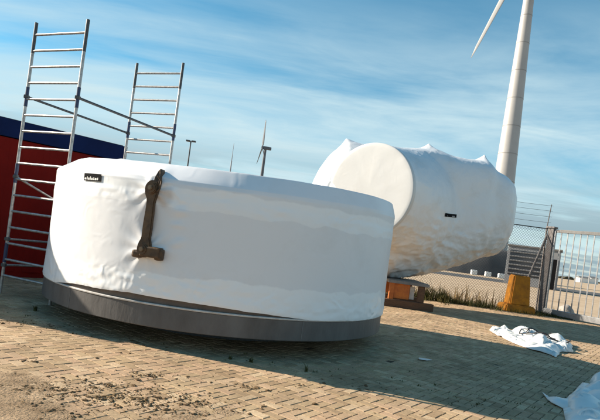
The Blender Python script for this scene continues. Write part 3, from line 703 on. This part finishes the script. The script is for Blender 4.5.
sheet('sheet', ol([(566, 404), (580, 392), (600, 386), (630, 396), (640, 425), (600, 430), (572, 424)], b2off), 0.30, 6.3, M_film, b2, fold=1.2)
sheet('sheet', ol([(588, 386), (600, 380), (628, 386), (640, 404), (606, 398)], b2off), 0.34, 8.8, M_film, b2, fold=1.4)
sc_ = sheet('plastic_scrap', [(-0.10, -0.05), (0.02, -0.07), (0.12, 0.0), (0.05, 0.05), (-0.06, 0.06)], 0.05, 3.3, M_film, None, nx=10)
sx_, sy_ = G(424, 360); sc_.location = (sx_, sy_, 0.004)
tag(sc_, 'tiny scrap of white plastic lying in the shaded paving', 'plastic scrap')

# ------------------------------------------------------------------ soil, dust, weeds
rd = random.Random(21)
bm = bmesh.new()
_b = bmesh.new(); bmesh.ops.create_icosphere(_b, subdivisions=1, radius=1); _b.verts.index_update()
ICO_V = [v.co.copy() for v in _b.verts]; ICO_F = [tuple(v.index for v in f.verts) for f in _b.faces]; _b.free()
CV, CF = [], []
def clump(c, s):
    o_ = Vector((rd.random() * 50, 0, 0)); k = len(CV); ca = rd.random() * 6.283; cc, ss = math.cos(ca), math.sin(ca)
    for v in ICO_V:
        f = 1 + 0.6 * noise.noise(v * 1.6 + o_); x, y = v.x * s * f * 1.5, v.y * s * f
        CV.append((c[0] + x * cc - y * ss, c[1] + x * ss + y * cc, c[2] + max(-0.2, v.z) * s * 0.6 * f))
    CF.extend([tuple(k + i for i in f) for f in ICO_F])
centres = [(G(60, 391), 0.30, 90), (G(20, 391), 0.16, 50), (G(110, 386), 0.25, 60), (G(150, 376), 0.22, 50), (G(140, 402), 0.28, 110), (G(95, 398), 0.45, 130), (G(185, 397), 0.30, 40), (G(50, 412), 0.55, 120), (G(205, 405), 0.22, 30), (G(175, 410), 0.4, 60), (G(247, 388), 0.06, 22), (G(300, 386), 0.03, 6), (G(268, 391), 0.10, 8), (G(24, 346), 0.05, 8), (G(28, 361), 0.06, 8), (G(140, 343), 0.6, 40), (G(360, 389), 0.9, 60), (G(50, 326), 0.7, 90)]
for (c, s, n) in centres:
    for _ in range(int(n * 2.0)):
        a = rd.random() * 6.283; q = abs(rd.gauss(0, s))
        clump((c[0] + 1.5 * q * math.cos(a), c[1] + q * math.sin(a) * 0.8, 0.002), min(0.022, max(0.003, rd.lognormvariate(-5.15, 0.6))))
bm.free(); tag(pyd('soil_crumbs', CV, CF, M_soil), 'loose brown soil crumbs scattered over the sunlit brick paving', 'soil', kind='stuff')
# straw
bm = bmesh.new()
for (c, s, n) in centres[:11]:
    for _ in range(n // 3):
        a = rd.random() * 6.283; q = abs(rd.gauss(0, s)); p = Vector((c[0] + 1.5 * q * math.cos(a), c[1] + q * math.sin(a) * 0.8, rd.uniform(0.004, 0.02)))
        t = rd.random() * 6.283; l = rd.uniform(0.015, 0.055)
        tube(bm, p, p + Vector((math.cos(t) * l, math.sin(t) * l, rd.uniform(-0.003, 0.02))), 0.0022, n=3, cap=False)
tag(frm('dry_straw', bm, M_straw, None), 'dry straw bits strewn among the soil on the paving', 'straw', kind='stuff')
# thin dust drift that buries the joints at lower left
gx0, gx1, gy0, gy1, st_ = -3.3, 1.2, 2.9, 5.2, 0.03
nx, ny = int((gx1 - gx0) / st_), int((gy1 - gy0) / st_)
VV, FF = [], []
for j in range(ny + 1):
    for i in range(nx + 1):
        x, y = gx0 + i * st_, gy0 + j * st_
        e = 0.40 - (y - 3.6) * 0.62 - max(0, x + 0.4) * 0.50
        h = 0.014 * (e + 1.1 * fbm(Vector((x * 1.1, y * 1.1, 2)), 5)) + 0.003 * fbm(Vector((x * 12, y * 12, 0)), 3)
        VV.append((x, y, max(-0.012, min(0.02, h))))
for j in range(ny):
    for i in range(nx):
        a = j * (nx + 1) + i; q = (a, a + 1, a + nx + 2, a + nx + 1)
        if max(VV[t][2] for t in q) > -0.009: FF.append(q)
tag(pyd('dust_drift', VV, FF, M_dust, None, True), 'sandy dust drifted over the brick joints at lower left', 'dust', kind='stuff')
# weeds
def tuft(bm, c, h, n, spread, rnd):
    for _ in range(n):
        a = rnd.random() * 6.283; l = h * rnd.uniform(0.5, 1.15); wv = rnd.uniform(0.006, 0.013) * (1 + h)
        p = Vector((c[0] + rnd.gauss(0, spread), c[1] + rnd.gauss(0, spread), c[2]))
        lean = rnd.uniform(0.15, 0.75); d = Vector((math.cos(a), math.sin(a), 0)); s = Vector((-d.y, d.x, 0))
        pr = None
        for k in range(4):
            t = k / 3; q = p + d * (lean * l * t * t) + Vector((0, 0, l * t * (1 - 0.25 * lean * t)))
            ww = wv * (1 - 0.85 * t)
            cur = (bm.verts.new(q - s * ww), bm.verts.new(q + s * ww))
            if pr: bm.faces.new((pr[0], pr[1], cur[1], cur[0]))
            pr = cur
rw = random.Random(9)
bm = bmesh.new()
for i in range(430):
    x = rw.uniform(3.6, 11.0); y = rw.gauss(20.55, 0.30)
    hh = 0.20 + (0.42 if x < 7.2 else 0.26) * max(0, noise.noise(Vector((x * 0.9, y * 0.7, 0))) + 0.35)
    if x > 8.0 and y < 20.9: hh *= 0.6
    tuft(bm, (x, min(y, 21.3), -0.02), hh, 9, 0.08, rw)
tag(frm('fence_weeds', bm, M_weed, None), 'ragged green weeds growing along the foot of the fence', 'weeds', kind='stuff')
bm = bmesh.new()
for i in range(70):
    x = rw.uniform(4.5, 9.4); tuft(bm, (x, rw.uniform(21.4, 22.6), -0.03), rw.uniform(0.4, 0.95), 5, 0.06, rw)
tag(frm('dry_weeds', bm, M_straw, None), 'tall dry weed stalks on the sand beyond the fence', 'weeds', kind='stuff')
for (px_, py_, h, n, lb) in ((230, 359, 0.055, 26, 'small weed tuft at the shadow edge nearest the drum middle'), (251, 362, 0.08, 12, 'second small weed tuft beside the drum shadow edge'), (306, 372, 0.13, 10, 'spiky weed tuft standing inside the drum shadow'), (35, 311, 0.10, 24, 'dark weed tuft in the shade left of the drum')):
    c = G(px_, py_); bm = bmesh.new(); tuft(bm, (0, 0, 0), h, n, 0.012, rw); o = frm('weed_tuft', bm, M_weed, None); o.location = (c[0], c[1], -0.008)
    tag(o, lb, 'weed', 'weed tufts in the paving joints')
bm = bmesh.new()
for i in range(130):      # moss and grass between joints in the drum's shade edge
    x = rw.uniform(-4.6, 3.4); y = 6.75 - 0.2126 * max(0, x + 1) + rw.gauss(0.25, 0.28)
    tuft(bm, (x, y, -0.012), rw.uniform(0.015, 0.045), 5, 0.02, rw)
tag(frm('joint_grass', bm, M_weed, None), 'short grass sprouting from the joints round the drum', 'grass', kind='stuff')

# ------------------------------------------------------------------ wind turbines and far things
def blade_mesh(bm, root, dirv, chord_dir, length, c0, c1, thick=0.25):
    n = Vector(dirv).normalized(); cd = Vector(chord_dir).normalized(); td = n.cross(cd)
    prev = None
    for k in range(13):
        t = k / 12; s = t * length
        if t < 0.08: ch, tt = c0 * 0.45, c0 * 0.45
        else:
            ch = c0 + (c1 - c0) * ((t - 0.08) / 0.92) ** 0.8; ch *= min(1, 0.45 + (t - 0.05) * 4); tt = ch * thick * (1 - 0.5 * t)
        if k == 12: ch, tt = c1 * 0.25, c1 * 0.06
        ring = [bm.verts.new(Vector(root) + n * s + cd * (ch * (0.65 * math.cos(a) if math.cos(a) > 0 else 0.35 * math.cos(a))) + td * (tt * 0.5 * math.sin(a))) for a in [2 * math.pi * i / 12 for i in range(12)]]
        if prev:
            for i in range(12): bm.faces.new((prev[i], prev[(i + 1) % 12], ring[(i + 1) % 12], ring[i]))
        else: bm.faces.new(ring[::-1])
        prev = ring
    bm.faces.new(prev)
def turbine(base, hubz, r0, r1, blen, ang, yaw, m, label, rings=None, c0=2.2, c1=0.45, r_at=None):
    t = empty('wind_turbine', base); tag(t, label, 'wind turbine', 'wind turbines')
    bm = bmesh.new(); tube(bm, (0, 0, -0.5), (0, 0, hubz - r1 * 1.2), r0, r1, 128); frm('tower', bm, m, t, False)
    for z in (rings or []):
        rr = r0 + (r1 - r0) * (z + 0.5) / (hubz - r1 * 1.2 + 0.5)
        bm = bmesh.new(); tube(bm, (0, 0, z - 0.07), (0, 0, z + 0.07), rr + 0.022, n=40); frm('flange', bm, M_turbd, t)
    fx = Vector((math.sin(yaw), -math.cos(yaw), 0)); sx = Vector((math.cos(yaw), math.sin(yaw), 0))      # rotor faces fx
    q = Matrix((sx, -fx, Vector((0, 0, 1)))).transposed()
    bm = bmesh.new(); box(bm, Vector((0, 0, hubz)) - fx * blen * 0.06, (blen * 0.10, blen * 0.30, blen * 0.11), q, blen * 0.02); frm('nacelle', bm, m, t)
    hc = Vector((0, 0, hubz)) + fx * blen * 0.12
    bm = bmesh.new(); tube(bm, hc - fx * blen * 0.035, hc + fx * blen * 0.03, blen * 0.05, blen * 0.03, 20); frm('hub', bm, m, t)
    for k in range(3):
        a = ang + k * 2 * math.pi / 3
        d = sx * math.sin(a) + Vector((0, 0, 1)) * math.cos(a)
        bm = bmesh.new(); blade_mesh(bm, hc, d, d.cross(fx) * 0.8 - fx * 0.6, blen, c0, c1); frm('blade', bm, m, t, True)
    return t
hubp = Vector((37.35, 100, 66.98)); tip = loc_px(471, 58, 100 - 3.4)
h0 = Vector((37.35, 96.6, 66.98)); vv = tip - h0; ang = math.atan2(vv.x, vv.z)
bl = math.hypot(vv.x, vv.z)
turbine((37.35, 100, 0), 66.98, 2.42, 0.62, bl, ang, 0.0, M_turb, 'tall pale wind turbine tower with flange rings rising behind the machine part', rings=[2.1 + 5.36 * i for i in range(1, 12)], c0=2.0, c1=0.42)
tp = loc_px(265.5, 148, 400)
turbine((tp.x, 400, 0), tp.z, 1.7, 1.0, 21.5, 0.0, R(-76), M_far, 'small dark wind turbine on the horizon with one blade straight up', c0=2.6, c1=0.9)
mt = loc_px(234, 143, 450)
mast = empty('mast', (mt.x, 450, 0)); tag(mast, 'thin pale far mast between street lamp and small dark turbine', 'mast')
bm = bmesh.new(); tube(bm, (0, 0, -0.5), (0, 0, mt.z * 0.8), 0.9, 0.55, 10); frm('shaft', bm, M_farp, mast)
bm = bmesh.new(); tube(bm, (0, 0, mt.z * 0.8), (0, 0, mt.z), 0.4, 0.12, 8); frm('aerial', bm, M_farp, mast)
lp = loc_px(191, 141, 42)
lamp = empty('street_lamp', (lp.x, 42, -0.03)); tag(lamp, 'dark street lamp with double head seen above the drum', 'street lamp')
bm = bmesh.new(); tube(bm, (0, 0, 0), (0, 0, lp.z), 0.09, 0.05, 10); frm('pole', bm, M_dark, lamp)
for s_ in (-1, 1):
    bm = bmesh.new(); tube(bm, (0, 0, lp.z - 0.05), (s_ * 0.2, 0, lp.z), 0.03, n=6); arm = frm('arm', bm, M_dark, lamp)
    bm = bmesh.new(); box(bm, (s_ * 0.22, 0, lp.z + 0.02), (0.34, 0.26, 0.12), None, 0.03); frm('lamp_head', bm, M_dark, arm)

# grey cabin beyond the fence
cab = empty('grey_cabin', (26.9, 60, -0.02), R(-27)); CW, CD, CH = 5.6, 4.2, 4.5
tag(cab, 'small grey cabin with dark louvred front beyond the fence', 'cabin')
bm = bmesh.new(); box(bm, (0, CD / 2, CH / 2), (CW, CD, CH), None, 0.03); frm('wall', bm, M_cab, cab)
bm = bmesh.new(); box(bm, (0, CD / 2, CH + 0.06), (CW + 0.3, CD + 0.3, 0.16), None, 0.02); frm('roof', bm, M_grey, cab)
bm = bmesh.new(); box(bm, (-0.75, -0.02, 2.55), (3.5, 0.08, 2.9)); win = frm('window', bm, M_glass, cab)
for k in range(6):
    bm = bmesh.new(); box(bm, (-0.75, -0.10, 1.3 + 0.5 * k), (3.5, 0.10, 0.13), Matrix.Rotation(R(25), 3, 'X')); frm('louvre', bm, M_cab, win)
bm = bmesh.new(); box(bm, (CW / 2 - 0.55, -0.03, 1.75), (0.75, 0.08, 3.4)); frm('door', bm, M_black, cab)
bm = bmesh.new(); VV = []
ber = []
NXB, NYB = 40, 8
for j in range(NYB + 1):
    for i in range(NXB + 1):
        x = 18 + 23 * i / NXB; y = 91 + 6 * j / NYB
        z = 5.0 * max(0, min(1, (x - 22) / 12)) * math.sin(math.pi * j / NYB) + 0.12 * fbm(Vector((x, y, 0)), 3) - 0.04
        VV.append((x, y, z))
FF = [(j * (NXB + 1) + i, j * (NXB + 1) + i + 1, (j + 1) * (NXB + 1) + i + 1, (j + 1) * (NXB + 1) + i) for j in range(NYB) for i in range(NXB)]
bm.free()
tag(pyd('gravel_bank', VV, FF, M_asph, None, True), 'low grey gravel bank rising behind the cabin', 'bank')
for k, (px_, py_, lb) in enumerate(((474, 271, 'white kerb stone nearest the machine part beyond the fence'), (488, 273, 'middle white kerb stone beyond the fence'), (501, 276, 'white kerb stone nearest the cabin beyond the fence'))):
    p = loc_px(px_, py_, 88); bm = bmesh.new(); box(bm, (0, 0, 0.35), (1.0, 0.7, 0.85), None, 0.15); o = frm('kerb_stone', bm, M_white, None); o.location = (p.x, 88, 0)
    tag(o, lb, 'kerb stone', 'white kerb stones along the bank')
rh = random.Random(4)
VV, FF = [], []
for seg in range(260):
    x0 = -700 + seg * 8; dpt = 520 + rh.uniform(-30, 30); h = rh.uniform(0.8, 3.2)
    k = len(VV)
    for (dx, dz) in ((0, -0.5), (10, -0.5), (9, h * 0.8), (6.5, h), (3, h * rh.uniform(0.6, 1.1)), (0.5, h * 0.5)): VV.append((x0 + dx, dpt, dz))
    for (dx, dz) in ((0, -0.5), (10, -0.5), (9, h * 0.8), (6.5, h), (3, h * 0.8), (0.5, h * 0.5)): VV.append((x0 + dx, dpt + 6, dz))
    FF.append(tuple(k + i for i in range(6))); FF.append(tuple(k + 11 - i for i in range(6)))
    for i in range(6): FF.append((k + i, k + 6 + i, k + 6 + (i + 1) % 6, k + (i + 1) % 6))
tag(pyd('far_scrub', VV, FF, M_hedge, None), 'low dark line of scrub along the far horizon', 'scrub', kind='stuff')
for (px_, wd_, hh, lb) in ((583, 9, 2.6, 'white far shed on the horizon seen between the gate bars'), (592, 6, 3.2, 'white far shed right of the other, by the picture edge')):
    p = loc_px(px_, 279 + (px_ - 570) * 0.13, 300); sh = empty('far_shed', (p.x, 300, -0.03)); tag(sh, lb, 'shed', 'far sheds on the horizon')
    bm = bmesh.new(); box(bm, (0, 0, hh / 2), (wd_ * 0.7, 5, hh)); frm('wall', bm, M_white, sh)
    bm = bmesh.new(); frustum(bm, wd_ * 0.75, 5.4, wd_ * 0.72, 0.4, hh, hh + 1.0, 0.02); frm('roof', bm, M_grey, sh)
